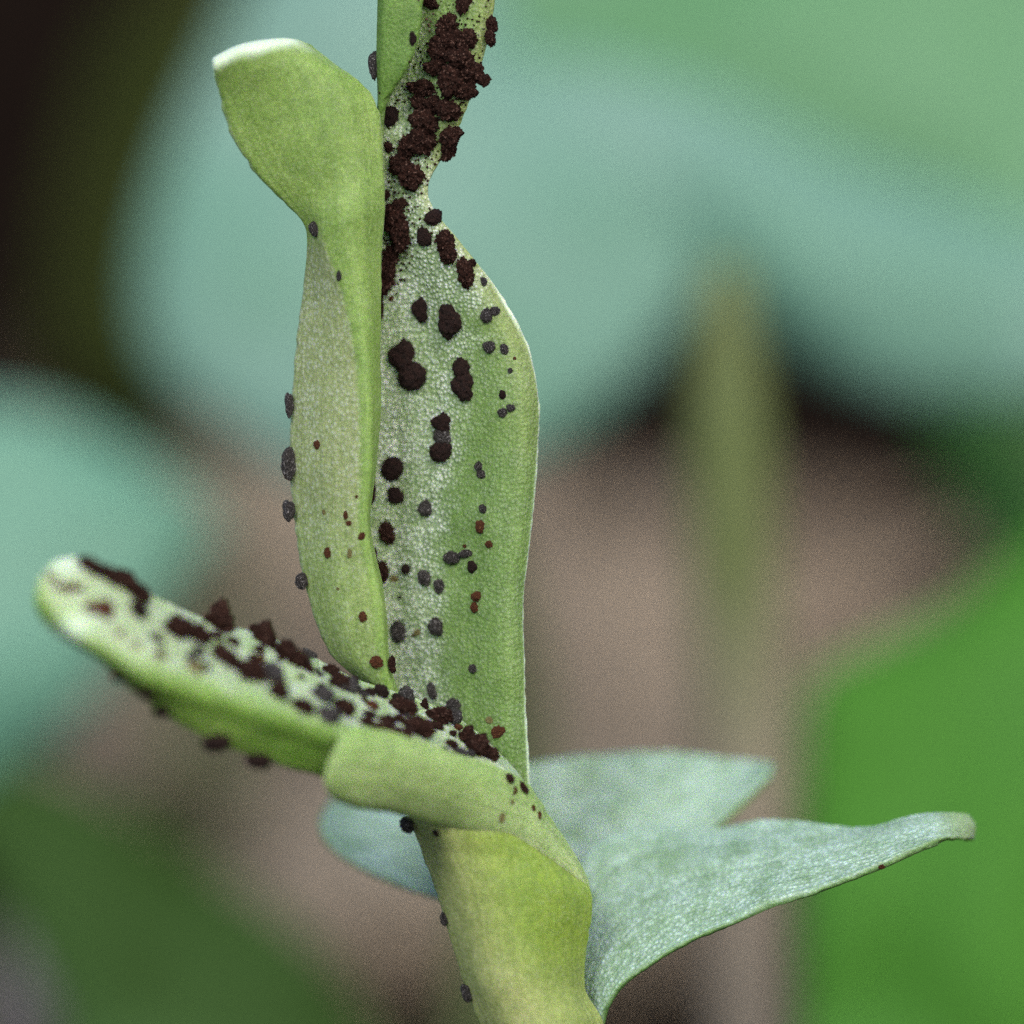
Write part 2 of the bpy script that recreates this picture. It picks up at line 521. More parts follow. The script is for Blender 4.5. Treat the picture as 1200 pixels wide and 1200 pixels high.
far_leaf('vivid green blurred leaf rising behind the pointed pale leaf', M_vivid,
         [(940, 1330), (935, 1100), (938, 900), (950, 800), (1020, 755), (1100, 715), (1190, 650), (1330, 560), (1400, 900), (1350, 1330)],
         1900, (0.2, 1.0), (1100, 1250), bulge=110, seed=15, tilt=(0.2, -0.4), vein=((950, 1300), (1250, 650)))
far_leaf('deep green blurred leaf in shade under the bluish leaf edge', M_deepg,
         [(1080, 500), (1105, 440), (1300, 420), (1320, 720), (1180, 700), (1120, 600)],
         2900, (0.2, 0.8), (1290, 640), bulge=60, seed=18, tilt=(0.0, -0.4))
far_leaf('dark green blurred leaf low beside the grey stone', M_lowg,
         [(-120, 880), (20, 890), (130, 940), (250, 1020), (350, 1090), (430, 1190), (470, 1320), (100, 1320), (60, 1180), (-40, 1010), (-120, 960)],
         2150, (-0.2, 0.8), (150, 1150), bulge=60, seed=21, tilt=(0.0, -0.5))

far_leaf('dark olive blurred leaf with shade put into its colour, past the large bluish leaf', M_shadeleaf,
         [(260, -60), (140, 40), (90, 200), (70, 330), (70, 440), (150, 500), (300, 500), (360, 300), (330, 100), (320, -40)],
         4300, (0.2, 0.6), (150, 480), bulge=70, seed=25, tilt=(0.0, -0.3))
# slender upright shoot, out of focus
sh = [W(np.array(p, float)) for p in [(905, 1420, 2000), (890, 1100, 1950), (866, 800, 1900), (855, 520, 1850), (850, 310, 1820)]]
foot = Vector(sh[0]); foot.z = 0
M_shoot = far_leaf_material('shoot_skin', (0.082, 0.112, 0.032), (0.135, 0.155, 0.070), scale=1.0)
_nt = M_shoot.node_tree                      # the old base of the shoot is dry and greyish
_N, _L = _nt.nodes, _nt.links
_b = _N['Principled BSDF']
_tc = _N.new('ShaderNodeTexCoord'); _sx = _N.new('ShaderNodeSeparateXYZ'); _L.new(_tc.outputs['Object'], _sx.inputs[0])
_mr = _N.new('ShaderNodeMapRange')
_mr.inputs['From Min'].default_value = float(W(np.array([870, 980., 1950]))[2])
_mr.inputs['From Max'].default_value = float(W(np.array([860, 640., 1880]))[2])
_L.new(_sx.outputs[2], _mr.inputs[0])
_old = _b.inputs['Base Color'].links[0].from_socket
_L.new(mixc(_N, _L, _mr.outputs[0], (0.215, 0.185, 0.145), _old), _b.inputs['Base Color'])
shoot = thing('plant_shoot', 'slender olive green blurred shoot standing behind the spotted plant', 'shoot', foot)
link('stem', tube_mesh('stem', [foot] + sh[1:], [0.14, 0.135, 0.125, 0.12, 0.06]), shoot, M_shoot)
# ------------------------------------------------------------------ leaf litter and stone
M_litter = plain_material('dry_litter', [(0.25, (0.11, 0.082, 0.058)), (0.5, (0.25, 0.205, 0.150)), (0.8, (0.36, 0.305, 0.235))], 0.8, bump=0.3)
def litter():
    vs, fs = [], []
    r = np.random.default_rng(4)
    def put(c, ln, wd, yaw, lift, sl):
        b = len(vs)
        n = 7
        cy, sy = math.cos(yaw), math.sin(yaw)
        for i in range(n):
            t = i / (n - 1)
            w = wd * math.sin(math.pi * min(0.97, max(0.03, t))) ** 0.7
            for s in (-1, 0, 1):
                lx, ly = (t - .5) * ln, s * w
                z = lift + sl * lx + 0.12 * ln * (t - .5) ** 2 + abs(s) * wd * 0.25
                vs.append((c[0] + lx * cy - ly * sy, c[1] + lx * sy + ly * cy, z))
        for i in range(n - 1):
            for k in (0, 1):
                fs.append((b + i * 3 + k, b + i * 3 + k + 1, b + i * 3 + k + 4, b + i * 3 + k + 3))
    # pale dry leaves on the brown floor; bare dark soil left elsewhere stands for shade
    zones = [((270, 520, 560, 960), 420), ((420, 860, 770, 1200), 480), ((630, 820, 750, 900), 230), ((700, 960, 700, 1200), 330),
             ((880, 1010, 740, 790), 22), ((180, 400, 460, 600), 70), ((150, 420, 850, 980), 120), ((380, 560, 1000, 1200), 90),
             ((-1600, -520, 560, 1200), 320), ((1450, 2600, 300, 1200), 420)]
    for (x0, x1, y0, y1), n in zones:
        for _ in range(n):
            p = ground_at(r.uniform(x0, x1), r.uniform(y0, y1))
            put(p, r.uniform(.4, .95), r.uniform(.13, .3), r.uniform(0, 6.28), r.uniform(.05, .3), r.uniform(-.25, .25))
    me = bpy.data.meshes.new('leaf_litter')
    me.from_pydata(vs, [], fs)
    me.polygons.foreach_set('use_smooth', [True] * len(me.polygons))
    o = link('leaf_litter', me, None, M_litter)
    o['kind'] = 'stuff'
    o['label'] = 'pale brown dry leaf litter on the dark soil'
    o['category'] = 'leaf litter'
    md = o.modifiers.new('thickness', 'SOLIDIFY')
    md.thickness = 0.03
litter()

M_stone = plain_material('grey_stone', [(0.3, (0.08, 0.075, 0.08)), (0.7, (0.17, 0.16, 0.17))], 1.5, bump=0.5)
def stone():
    p = ground_at(-20, 1190)
    bm = bmesh.new()
    bmesh.ops.create_icosphere(bm, subdivisions=4, radius=1)
    for v in bm.verts:
        c = np.array(v.co)[None]
        k = 1 + .18 * vnoise(c * 1.3, 9)[0] + .08 * vnoise(c * 3, 10)[0]
        v.co *= k
        v.co = Vector((v.co.x * .85, v.co.y * .9, max(-.4, v.co.z) * .55))
    me = bpy.data.meshes.new('stone')
    bm.to_mesh(me); bm.free()
    me.polygons.foreach_set('use_smooth', [True] * len(me.polygons))
    o = link('stone', me, None, M_stone)
    o.location = (p[0] - .35, p[1], 0.12)
    o['label'] = 'purplish grey blurred stone on the ground beside the dark green leaf'
    o['category'] = 'stone'
stone()

# ------------------------------------------------------------------ the spotted plant
base = Vector(W(np.array([640.0, 1320.0, 60.0])))
plant = thing('spotted_plant', 'fleshy pale green plant with upright leaves covered in dark brown rust pustules', 'plant',
              (base.x, base.y, 0.0))

def add_leaf(name, rows, nu, nv, thick, mat, label=None, **kw):
    me, bvh = sheet_mesh(name, rows, nu, nv, thick, **kw)
    o = link(name, me, plant, mat)
    if label:
        o['label'] = label
    BVH[o.name] = bvh
    return o

# -- upright leaf: a folded lobe at the top, a neck, then the broad waxy blade
def upright_mask(u, v, x, y, k):
    if k == 1:
        return np.zeros_like(u), np.zeros_like(u) + .1, np.zeros_like(u)
    # white wax runs down the trough
    cx = np.interp(y, [-60, 150, 250, 330, 430, 520, 620, 720, 800, 900], [480, 470, 480, 495, 490, 478, 470, 478, 490, 510])
    hw = np.interp(y, [-60, 150, 250, 330, 430, 520, 620, 720, 800, 900], [22, 26, 32, 62, 62, 55, 48, 38, 32, 40])
    wx = 1 - sstep(0.50, 1.45, np.abs(x - cx) / hw + 0.25 * vnoise(np.stack([x / 18, y / 18, 0 * x], -1), 3))
    wx = wx * np.interp(y, [-60, 120, 240, 300, 360, 420, 480, 900], [.35, .5, .75, 1.0, .72, .68, 1.0, 1.0]) * (u > .26)
    # thin pale margin
    mg = sstep(0.962, 0.988, u) * sstep(300, 340, y) * 0.7
    top = np.exp(-(((x - 592) / 26) ** 2 + ((y - 365) / 32) ** 2)) * sstep(.93, .98, u)
    # yellower tissue towards the upper outer margin
    ol = 0.55 * sstep(0.72, 0.95, u) * sstep(620, 330, y) + 0.15
    return np.clip(wx + 0.13, 0, 1), np.clip(ol, 0, 1), np.clip(np.maximum(mg, top * .9), 0, 1)

up_rows = [
    # fold margin, crest, then across to the outer margin
    [(520, 930, 60), (516, 930, 75), (524, 932, 85), (545, 936, 85), (575, 944, 65), (605, 952, 45), (627, 960, 40)],
    [(480, 895, 55), (474, 895, 70), (484, 897, 85), (510, 900, 88), (550, 906, 58), (595, 914, 28), (622, 920, 30)],
    [(446, 860, 50), (440, 860, 65), (452, 860, 80), (488, 860, 85), (540, 860, 45), (590, 860, 12), (618, 860, 22)],
    [(440, 780, 45), (434, 780, 60), (446, 780, 75), (480, 780, 80), (535, 780, 40), (588, 780, 5), (614, 780, 18)],
    [(432, 700, 40), (426, 700, 55), (438, 700, 70), (474, 700, 76), (532, 700, 35), (588, 700, 0), (613, 700, 14)],
    [(422, 620, 38), (416, 620, 52), (428, 620, 66), (470, 620, 72), (535, 620, 30), (595, 620, -5), (622, 620, 10)],
    [(424, 540, 36), (418, 540, 50), (430, 540, 62), (474, 540, 70), (540, 540, 28), (602, 540, -8), (630, 540, 10)],
    [(428, 470, 34), (422, 470, 46), (434, 470, 58), (478, 470, 66), (545, 470, 25), (605, 470, -6), (631, 470, 12)],
    [(430, 410, 32), (424, 410, 42), (436, 410, 54), (482, 410, 60), (540, 410, 24), (594, 408, -2), (619, 405, 14)],
    [(432, 355, 30), (426, 355, 38), (438, 355, 48), (482, 355, 54), (530, 355, 22), (568, 353, 4), (590, 350, 16)],
    [(434, 300, 28), (428, 300, 34), (440, 300, 42), (470, 300, 46), (505, 300, 22), (530, 296, 10), (546, 292, 16)],
    [(436, 250, 26), (430, 250, 30), (440, 250, 36), (458, 250, 38), (480, 250, 24), (497, 248, 16), (509, 246, 18)],
    [(438, 215, 20), (434, 215, 24), (441, 215, 32), (456, 215, 34), (475, 215, 24), (492, 214, 16), (504, 212, 16)],
    [(444, 165, 8), (441, 165, 14), (448, 165, 26), (468, 165, 28), (492, 165, 16), (514, 165, 8), (531, 165, 10)],
    [(452, 122, -4), (447, 118, 2), (450, 118, 24), (476, 118, 26), (506, 118, 12), (532, 118, 0), (549, 118, 6)],
    [(476, 84, -22), (449, 80, -10), (449, 80, 22), (480, 80, 24), (514, 80, 8), (545, 80, -4), (562, 80, 4)],
    [(492, 45, -26), (451, 40, -16), (451, 40, 20), (484, 40, 22), (522, 40, 6), (555, 40, -6), (573, 40, 4)],
    [(496, 0, -28), (453, -4, -18), (453, -4, 18), (486, -4, 20), (526, -4, 4), (561, -4, -8), (579, -4, 4)],
    [(498, -70, -28), (455, -70, -18), (455, -70, 18), (488, -70, 20), (530, -70, 4), (566, -70, -8), (584, -70, 4)],
    [(498, -140, -28), (457, -140, -18), (457, -140, 18), (490, -140, 20), (530, -140, 4), (566, -140, -8), (584, -140, 4)],
]
upright = add_leaf('leaf', up_rows, 120, 360, 9, M_upright, 'upright leaf with a white waxy trough and many pustules',
                   mask=upright_mask, seed=1, edge=0.035, lump=1.2)

# -- curled side leaf: an olive face below, a smooth paddle bending out above
def curl_mask(u, v, x, y, k):
    ol = (1 - sstep(.44, .52, u)) * sstep(262, 300, y)
    lower = sstep(560, 700, y)
    wx = (0.34 - 0.22 * lower) * ol + 0.10
    rim = sstep(.85, .88, v + .02 * vnoise(np.stack([x / 25, y / 25, 0 * x], -1), 9)) * (1 - sstep(0.70, .95, u)) * 1.0
    mg = (sstep(.975, 1, u) * .5 + sstep(.03, .0, u) * .3)
    return np.clip(wx, 0, 1), np.clip(ol * (1 - .55 * lower), 0, 1), np.clip(np.maximum(rim, mg), 0, 1)
curl_rows = [
    [(450, 845, 20), (455, 845, 15), (459, 845, 12), (462, 845, 15), (465, 845, 22)],
    [(446, 815, 12), (452, 815, 5), (457, 815, 0), (460, 815, 5), (463, 815, 16)],
    [(388, 765, 20), (416, 772, -6), (446, 776, -14), (450, 776, -6), (454, 776, 12)],
    [(359, 690, 26), (398, 692, -10), (436, 692, -22), (440, 692, -14), (444, 692, 8)],
    [(346, 620, 30), (388, 620, -12), (423, 620, -28), (427, 620, -20), (430, 620, 6)],
    [(340, 540, 32), (385, 542, -14), (426, 545, -32), (431, 545, -24), (437, 545, 4)],
    [(343, 460, 32), (386, 462, -14), (424, 465, -34), (433, 465, -28), (442, 465, 2)],
    [(348, 400, 30), (385, 402, -12), (418, 405, -34), (431, 405, -30), (443, 405, 0)],
    [(357, 338, 26), (382, 340, -10), (404, 342, -32), (425, 345, -32), (445, 345, 0)],
    [(364, 292, 14), (376, 290, -10), (387, 287, -28), (416, 282, -36), (447, 278, 0)],
    [(358, 262, -2), (370, 258, -16), (384, 253, -32), (416, 247, -40), (449, 244, 0)],
    [(334, 238, -10), (358, 228, -22), (384, 218, -32), (415, 212, -34), (449, 211, -6)],
    [(300, 204, -22), (334, 188, -32), (369, 175, -40), (409, 168, -36), (448, 168, -6)],
    [(275, 166, -34), (314, 143, -44), (354, 130, -48), (399, 124, -40), (444, 130, -8)],
    [(261, 128, -46), (299, 106, -56), (340, 94, -56), (384, 90, -42), (426, 101, -10)],
    [(254, 98, -60), (286, 80, -68), (321, 72, -64), (360, 70, -46), (397, 81, -12)],
    [(249, 78, -72), (280, 62, -72), (311, 55, -66), (342, 53, -46), (369, 62, -10)],
    [(250, 75, -52), (280, 60, -46), (311, 53, -42), (342, 52, -30), (368, 62, 0)],
    [(258, 84, -28), (288, 78, -20), (316, 74, -18), (344, 74, -10), (364, 78, 8)],
]
curl = add_leaf('leaf', curl_rows, 110, 320, 10, M_smooth, 'curled side leaf with an olive face and a smooth paddle end',
                mask=curl_mask, seed=11, edge=0.05, lump=1.4)

# -- low bract reaching out to the left and towards the viewer
def bract_mask(u, v, x, y, k):
    if k == 1:
        return np.zeros_like(u), np.zeros_like(u) + .2, np.zeros_like(u)
    topside = 1 - sstep(.42, .56, u + .03 * vnoise(np.stack([x / 30, y / 30, 0 * x], -1), 4))
    wx = topside * np.interp(v, [0, .25, .45, 1], [.25, .45, .95, 1.0]) + .05
    tip = topside * (1 - sstep(.2, .5, v)) + (1 - topside) * (.25 * sstep(.62, .5, u) + .35 * sstep(.5, .68, v))
    pale = np.exp(-(((x - 75) / 20) ** 2 + ((y - 664) / 13) ** 2)) + np.exp(-(((x - 84) / 22) ** 2 + ((y - 738) / 14) ** 2))
    return np.clip(wx, 0, 1), np.clip(tip, 0, 1), np.clip(pale * .8, 0, 1)
bract_rows = [
    # far edge, upper face, rounded rim, side, lower edge
    [(58, 664, -330), (50, 672, -350), (44, 685, -365), (46, 700, -365), (54, 712, -350)],
    [(78, 657, -300), (66, 678, -345), (56, 705, -370), (62, 725, -365), (74, 738, -340)],
    [(108, 660, -262), (98, 695, -335), (92, 738, -378), (106, 754, -365), (118, 768, -325)],
    [(152, 684, -215), (146, 724, -310), (148, 772, -370), (156, 790, -350), (165, 806, -300)],
    [(205, 712, -165), (200, 750, -275), (202, 794, -345), (212, 822, -325), (222, 852, -260)],
    [(258, 733, -120), (254, 768, -235), (262, 810, -310), (272, 846, -290), (280, 880, -225)],
    [(312, 747, -80), (310, 783, -195), (322, 828, -275), (328, 864, -255), (335, 897, -190)],
    [(362, 769, -45), (362, 805, -160), (380, 848, -240), (388, 882, -220), (396, 914, -155)],
    [(404, 792, -20), (410, 825, -125), (430, 866, -205), (442, 904, -190), (455, 938, -125)],
    [(452, 812, 5), (462, 842, -90), (482, 880, -160), (495, 918, -150), (510, 950, -90)],
    [(500, 830, 20), (512, 858, -55), (532, 892, -110), (545, 928, -105), (560, 960, -60)],
    [(542, 852, 30), (555, 876, -25), (574, 905, -70), (585, 938, -70), (598, 968, -35)],
    [(580, 884, 35), (590, 902, 0), (606, 925, -30), (616, 950, -35), (626, 978, -10)],
    [(610, 918, 40), (616, 930, 20), (626, 950, 5), (634, 970, 0), (642, 992, 10)],
]
bract_rows = [[(x, y, d * .85) for x, y, d in r] for r in bract_rows]
for r in bract_rows:
    r[4] = (r[4][0], r[4][1], r[4][2] * .45 + r[3][2] * .55)
bract = add_leaf('leaf', bract_rows, 130, 300, 16, M_bract, 'low thick leaf reaching sideways, crusted with dark pustules on its white upper face',
                 mask=bract_mask, seed=21, edge=0.06, lump=2.2)

# -- pale base lobe folded over the stem
def lobe_mask(u, v, x, y, k):
    return np.zeros_like(u) + .10, sstep(.15, .5, u) * .5 + .3 * sstep(.5, .9, v), np.zeros_like(u) + .25 * sstep(.97, 1, u)
lobe_rows = [
    [(397, 856, -212), (388, 884, -222), (379, 908, -224), (383, 926, -212), (394, 935, -192)],
    [(424, 852, -198), (418, 878, -214), (411, 908, -214), (413, 933, -198), (418, 945, -176)],
    [(472, 861, -160), (468, 886, -178), (465, 916, -176), (466, 942, -156), (470, 953, -132)],
    [(526, 880, -118), (522, 904, -132), (519, 934, -128), (521, 960, -106), (525, 970, -86)],
    [(578, 898, -76), (575, 922, -90), (574, 952, -90), (577, 978, -78), (581, 990, -64)],
    [(615, 916, -38), (619, 942, -50), (621, 970, -54), (623, 996, -50), (627, 1010, -40)],
    [(644, 958, -10), (648, 980, -22), (651, 1000, -30), (653, 1018, -28), (655, 1032, -22)],
    [(669, 996, 2), (672, 1010, -6), (675, 1024, -11), (676, 1040, -10), (676, 1054, -6)],
    [(688, 1030, 8), (690, 1040, 4), (692, 1050, 0), (692, 1060, 0), (690, 1070, 2)],
]
lobe = add_leaf('leaf_base_lobe', lobe_rows, 80, 200, 7, M_lobe, 'pale green base lobe folded over the stem',
                mask=lobe_mask, seed=31, edge=0.12, lump=1.6)

# -- stem: a flattened clasping sheath
def stem_mask(u, v, x, y, k):
    left = np.interp(y, [950, 1060, 1200, 1400], [485, 522, 566, 600])
    ol = 1 - sstep(10, 95, x - left) + .55 * sstep(1090, 1190, y)
    rim = sstep(.975, .995, u) * .55 * sstep(1030, 1050, y)
    return np.zeros_like(u) + .08, np.clip(ol, 0, 1), rim
stem_rows = [
    [(500, 900, 40), (520, 900, 0), (560, 905, -10), (600, 925, 0), (630, 940, 40)],
    [(480, 945, -30), (510, 945, -80), (560, 952, -76), (612, 970, -38), (648, 985, 12)],
    [(498, 1000, -24), (530, 1000, -72), (585, 1005, -74), (640, 1015, -40), (676, 1022, 8)],
    [(508, 1030, -20), (545, 1032, -69), (600, 1036, -74), (655, 1042, -42), (692, 1046, 2)],
    [(521, 1065, -14), (556, 1067, -65), (606, 1070, -72), (657, 1073, -42), (692, 1074, 2)],
    [(533, 1110, -8), (566, 1112, -60), (610, 1114, -72), (652, 1116, -42), (684, 1118, 6)],
    [(546, 1155, -8), (578, 1157, -60), (618, 1158, -70), (656, 1160, -42), (682, 1160, 10)],
    [(564, 1200, -8), (594, 1201, -58), (632, 1202, -68), (672, 1202, -44), (704, 1202, 14)],
    [(582, 1250, 34), (608, 1250, -50), (642, 1250, -60), (676, 1250, -40), (702, 1250, 20)],
    [(596, 1330, 40), (618, 1330, -40), (645, 1330, -50), (672, 1330, -35), (694, 1330, 25)],
    [(606, 1460, 60), (624, 1460, -30), (646, 1460, -40), (668, 1460, -30), (686, 1460, 40)],
]
stem_sheath = add_leaf('stem_sheath', stem_rows, 110, 260, 14, M_stem, 'yellow green clasping sheath with a pale margin', mask=stem_mask, seed=41, edge=0.05, lump=1.6)
st_pts = [Vector((base.x, base.y, -0.2)), Vector(W(np.array([640, 1650.0, 90]))), Vector(W(np.array([640, 1400.0, 62]))), Vector(W(np.array([630, 1200.0, 40]))),
          Vector(W(np.array([585, 1010.0, 45]))), Vector(W(np.array([540, 900.0, 70])))]
st_pts[0] = Vector((st_pts[1].x, st_pts[1].y + .05, -0.2))
link('stem', tube_mesh('stem', st_pts, [.13, .12, .11, .09, .07, .05], sides=24, sub=40), plant, M_stem)

# -- pale glaucous leaf behind: pointed front lobe, rear lobe, and the piece showing on the other side of the stem
def pale_mask(u, v, x, y, k):
    if k == 1:
        return np.zeros_like(u), np.zeros_like(u), np.zeros_like(u)
    g = vnoise(np.stack([x / 60, y / 40, 0 * x], -1), 6)
    wx = np.clip(1.25 + .25 * g, 0, 1.3) * sstep(.0, .03, u)
    gr = np.exp(-(((x - 790) / 70) ** 2 + ((y - 1010) / 26) ** 2)) * .35
    tip = sstep(1085, 1125, x)
    return np.clip(wx * (1 - gr) * (1 - .75 * tip), 0, 1), np.clip(tip * .9, 0, 1), np.zeros_like(u)
front_rows = [
    [(704, 1300, 30), (694, 1295, 40), (684, 1290, 50), (672, 1285, 60)],
    [(706, 1212, 20), (694, 1200, 36), (682, 1190, 50), (668, 1178, 64)],
    [(722, 1164, 8), (704, 1146, 40), (690, 1125, 70), (672, 1100, 100)],
    [(762, 1130, 0), (738, 1092, 60), (712, 1050, 120), (684, 1005, 190)],
    [(822, 1096, -6), (800, 1056, 60), (776, 1014, 130), (748, 972, 210)],
    [(890, 1070, -10), (872, 1036, 50), (852, 1002, 120), (830, 972, 200)],
    [(962, 1043, -12), (944, 1016, 35), (926, 990, 95), (908, 962, 160)],
    [(1040, 1013, -8), (1030, 998, 25), (1020, 984, 65), (1006, 971, 110)],
    [(1096, 986, 10), (1092, 978, 30), (1086, 969, 55), (1076, 960, 85)],
    [(1124, 984, 60), (1124, 975, 70), (1122, 966, 80), (1114, 958, 95)],
    [(1138, 985, 100), (1140, 976, 105), (1140, 968, 110), (1134, 960, 118)],
]
front_lobe = add_leaf('leaf', front_rows, 90, 260, 10, M_pale, 'pointed pale blue green leaf lobe', mask=pale_mask, seed=51, edge=0.05, lump=2.5)
rear_rows = [
    [(520, 1075, 170), (520, 1020, 215), (520, 970, 260), (520, 915, 310)],
    [(580, 1080, 170), (580, 1025, 220), (580, 965, 270), (580, 905, 320)],
    [(640, 1080, 180), (640, 1020, 235), (640, 955, 295), (640, 891, 350)],
    [(700, 1066, 200), (702, 1005, 250), (703, 945, 310), (704, 885, 370)],
    [(754, 1040, 220), (758, 985, 265), (762, 932, 320), (766, 880, 380)],
    [(800, 1006, 240), (804, 966, 280), (808, 925, 330), (812, 884, 380)],
    [(834, 974, 260), (840, 948, 295), (846, 920, 335), (850, 893, 375)],
    [(868, 944, 280), (874, 928, 305), (879, 910, 335), (884, 892, 365)],
    [(902, 914, 300), (905, 907, 315), (907, 901, 330), (906, 894, 345)],
]
rear_lobe = add_leaf('leaf', rear_rows, 80, 160, 10, M_pale, 'square ended pale blue green leaf lobe', mask=pale_mask, seed=57, edge=0.05, lump=3.0)
side_rows = [
    [(376, 960, 330), (378, 967, 315), (380, 975, 300), (384, 984, 285)],
    [(392, 935, 420), (394, 960, 375), (398, 984, 325), (404, 1005, 270)],
    [(430, 920, 450), (432, 956, 390), (436, 992, 325), (442, 1026, 255)],
    [(480, 915, 460), (480, 960, 390), (481, 1003, 315), (484, 1044, 235)],
    [(540, 920, 440), (540, 965, 370), (540, 1010, 295), (540, 1062, 215)],
]
side_lobe = add_leaf('leaf', side_rows, 60, 100, 9, M_pale, 'rounded pale blue green leaf end beside the stem', mask=pale_mask, seed=61, edge=0.05, lump=2.0)

# ------------------------------------------------------------------ pustules
def beads(co, n, seed):
    """grains packed over a lump: height of the nearest grain at each vertex"""
    r = np.random.default_rng(seed)
    g = r.normal(size=(n, 3)); g /= np.linalg.norm(g, axis=1, keepdims=True)
    u = co / np.linalg.norm(co, axis=1, keepdims=True)
    k = (u @ g.T)
    i = k.argmax(1)
    d = np.sqrt(np.clip(2 - 2 * k.max(1), 0, None)) / (2.0 / math.sqrt(n))
    return np.sqrt(np.clip(1 - d * d, 0, 1)) * r.uniform(.3, 1.3, n)[i]

def blob_mesh(name, kind, seed):
    r = np.random.default_rng(seed)
    bm = bmesh.new()
    sub = {'D': 5, 'P': 5, 'G': 4, 'R': 4}[kind]
    bmesh.ops.create_icosphere(bm, subdivisions=sub, radius=1)
    co = np.array([list(v.co) for v in bm.verts])
    lob = r.normal(size=(7, 3)); lob /= np.linalg.norm(lob, axis=1, keepdims=True)
    amp = r.uniform(.05, .22, 7)
    s = np.ones(len(co)) * .9
    for d, a in zip(lob, amp):
        s += a * np.exp(-((1 - co @ d) / .25) ** 2)
    o = r.uniform(0, 50, 3)
    s += .10 * vnoise(co * 2.5 + o, seed)
    if kind == 'D':
        s += .12 * vnoise(co * 2.2 + o, seed + 7) + .10 * vnoise(co * 5 + o, seed + 1) + .12 * beads(co, 200, seed)
    if kind == 'P':
        s += .26 * vnoise(co * 3.0 + o, seed + 4) + .10 * vnoise(co * 9 + o, seed + 1) + .24 * beads(co, 260, seed) - .1
    if kind == 'G':
        s += .14 * vnoise(co * 4 + o, seed + 1) + .08 * beads(co, 120, seed)
    if kind == 'R':
        s += .28 * vnoise(co * 3.2 + o, seed + 1)
    co = co * s[:, None]
    for v, c in zip(bm.verts, co):
        v.co = c
    me = bpy.data.meshes.new(name)
    bm.to_mesh(me); bm.free()
    me.polygons.foreach_set('use_smooth', [True] * len(me.polygons))
    me.materials.append({'D': M_dark, 'P': M_powder, 'G': M_grey, 'R': M_red}[kind])
    return me
BLOBS = {k: [blob_mesh('pustule', k, 100 + i + 37 * j) for i in range(n)] for j, (k, n) in enumerate((('D', 7), ('P', 5), ('G', 6), ('R', 4)))}
FAINT = []
for me0 in BLOBS['R']:
    c_ = me0.copy(); c_.materials.clear(); c_.materials.append(M_faint); FAINT.append(c_)
BLOBS['F'] = FAINT

TOCAM = -FWD
def pustule(leaf, x, y, rx, ry, kind='D', rot=0.0, h=None):
    bvh = BVH[leaf.name]
    p0 = Vector(W(np.array([x, y, 0.0])))
    d = (p0 - EYE).normalized()
    hit, nrm, _, dist = bvh.ray_cast(EYE, d)
    if hit is None:
        near = min((bvh.find_nearest(p0 + d * (k / K)) for k in range(-420, 421, 15)), key=lambda r: r[3])[0]   # the margin the sight line passes
        dep = (near - EYE).dot(FWD)
        hit = (EYE + d * (dep / d.dot(FWD))).lerp(near, .3) + TOCAM * .02
        nrm = TOCAM
    if nrm.dot(TOCAM) < 0:
        nrm = -nrm
    z = (nrm * .6 + TOCAM * .4).normalized() if nrm.dot(TOCAM) > .45 else TOCAM
    xa = (RIGHT - z * RIGHT.dot(z)).normalized()
    ya = z.cross(xa)
    a = math.radians(rot)
    xr, yr = xa * math.cos(a) + ya * math.sin(a), ya * math.cos(a) - xa * math.sin(a)
    flat = {'D': .62, 'P': .8, 'G': .7, 'R': .28, 'F': .18}[kind] if h is None else h
    s = (rx / K, ry / K, min(rx, ry) * flat / K)
    me = random.choice(BLOBS[kind])
    o = bpy.data.objects.new('pustule', me)
    COL.objects.link(o)
    m = Matrix((xr, yr, z)).transposed().to_4x4()
    spin = random.choice((0, math.pi))
    if nrm.dot(TOCAM) <= .45:      # seen edge-on: the lump stands up from the face
        hit = hit + nrm * min(rx, ry) * .35 / K
    m = Matrix.Translation(hit + z * s[2] * .25) @ m @ Matrix.Diagonal((*s, 1)) @ Matrix.Rotation(spin, 4, 'Z')
    o.parent = leaf
    o.matrix_parent_inverse = Matrix.Identity(4)
    o.matrix_basis = m      # the leaf itself has no transform of its own; corrected for the plant's place below
    PUST.append((o, m))
PUST = []

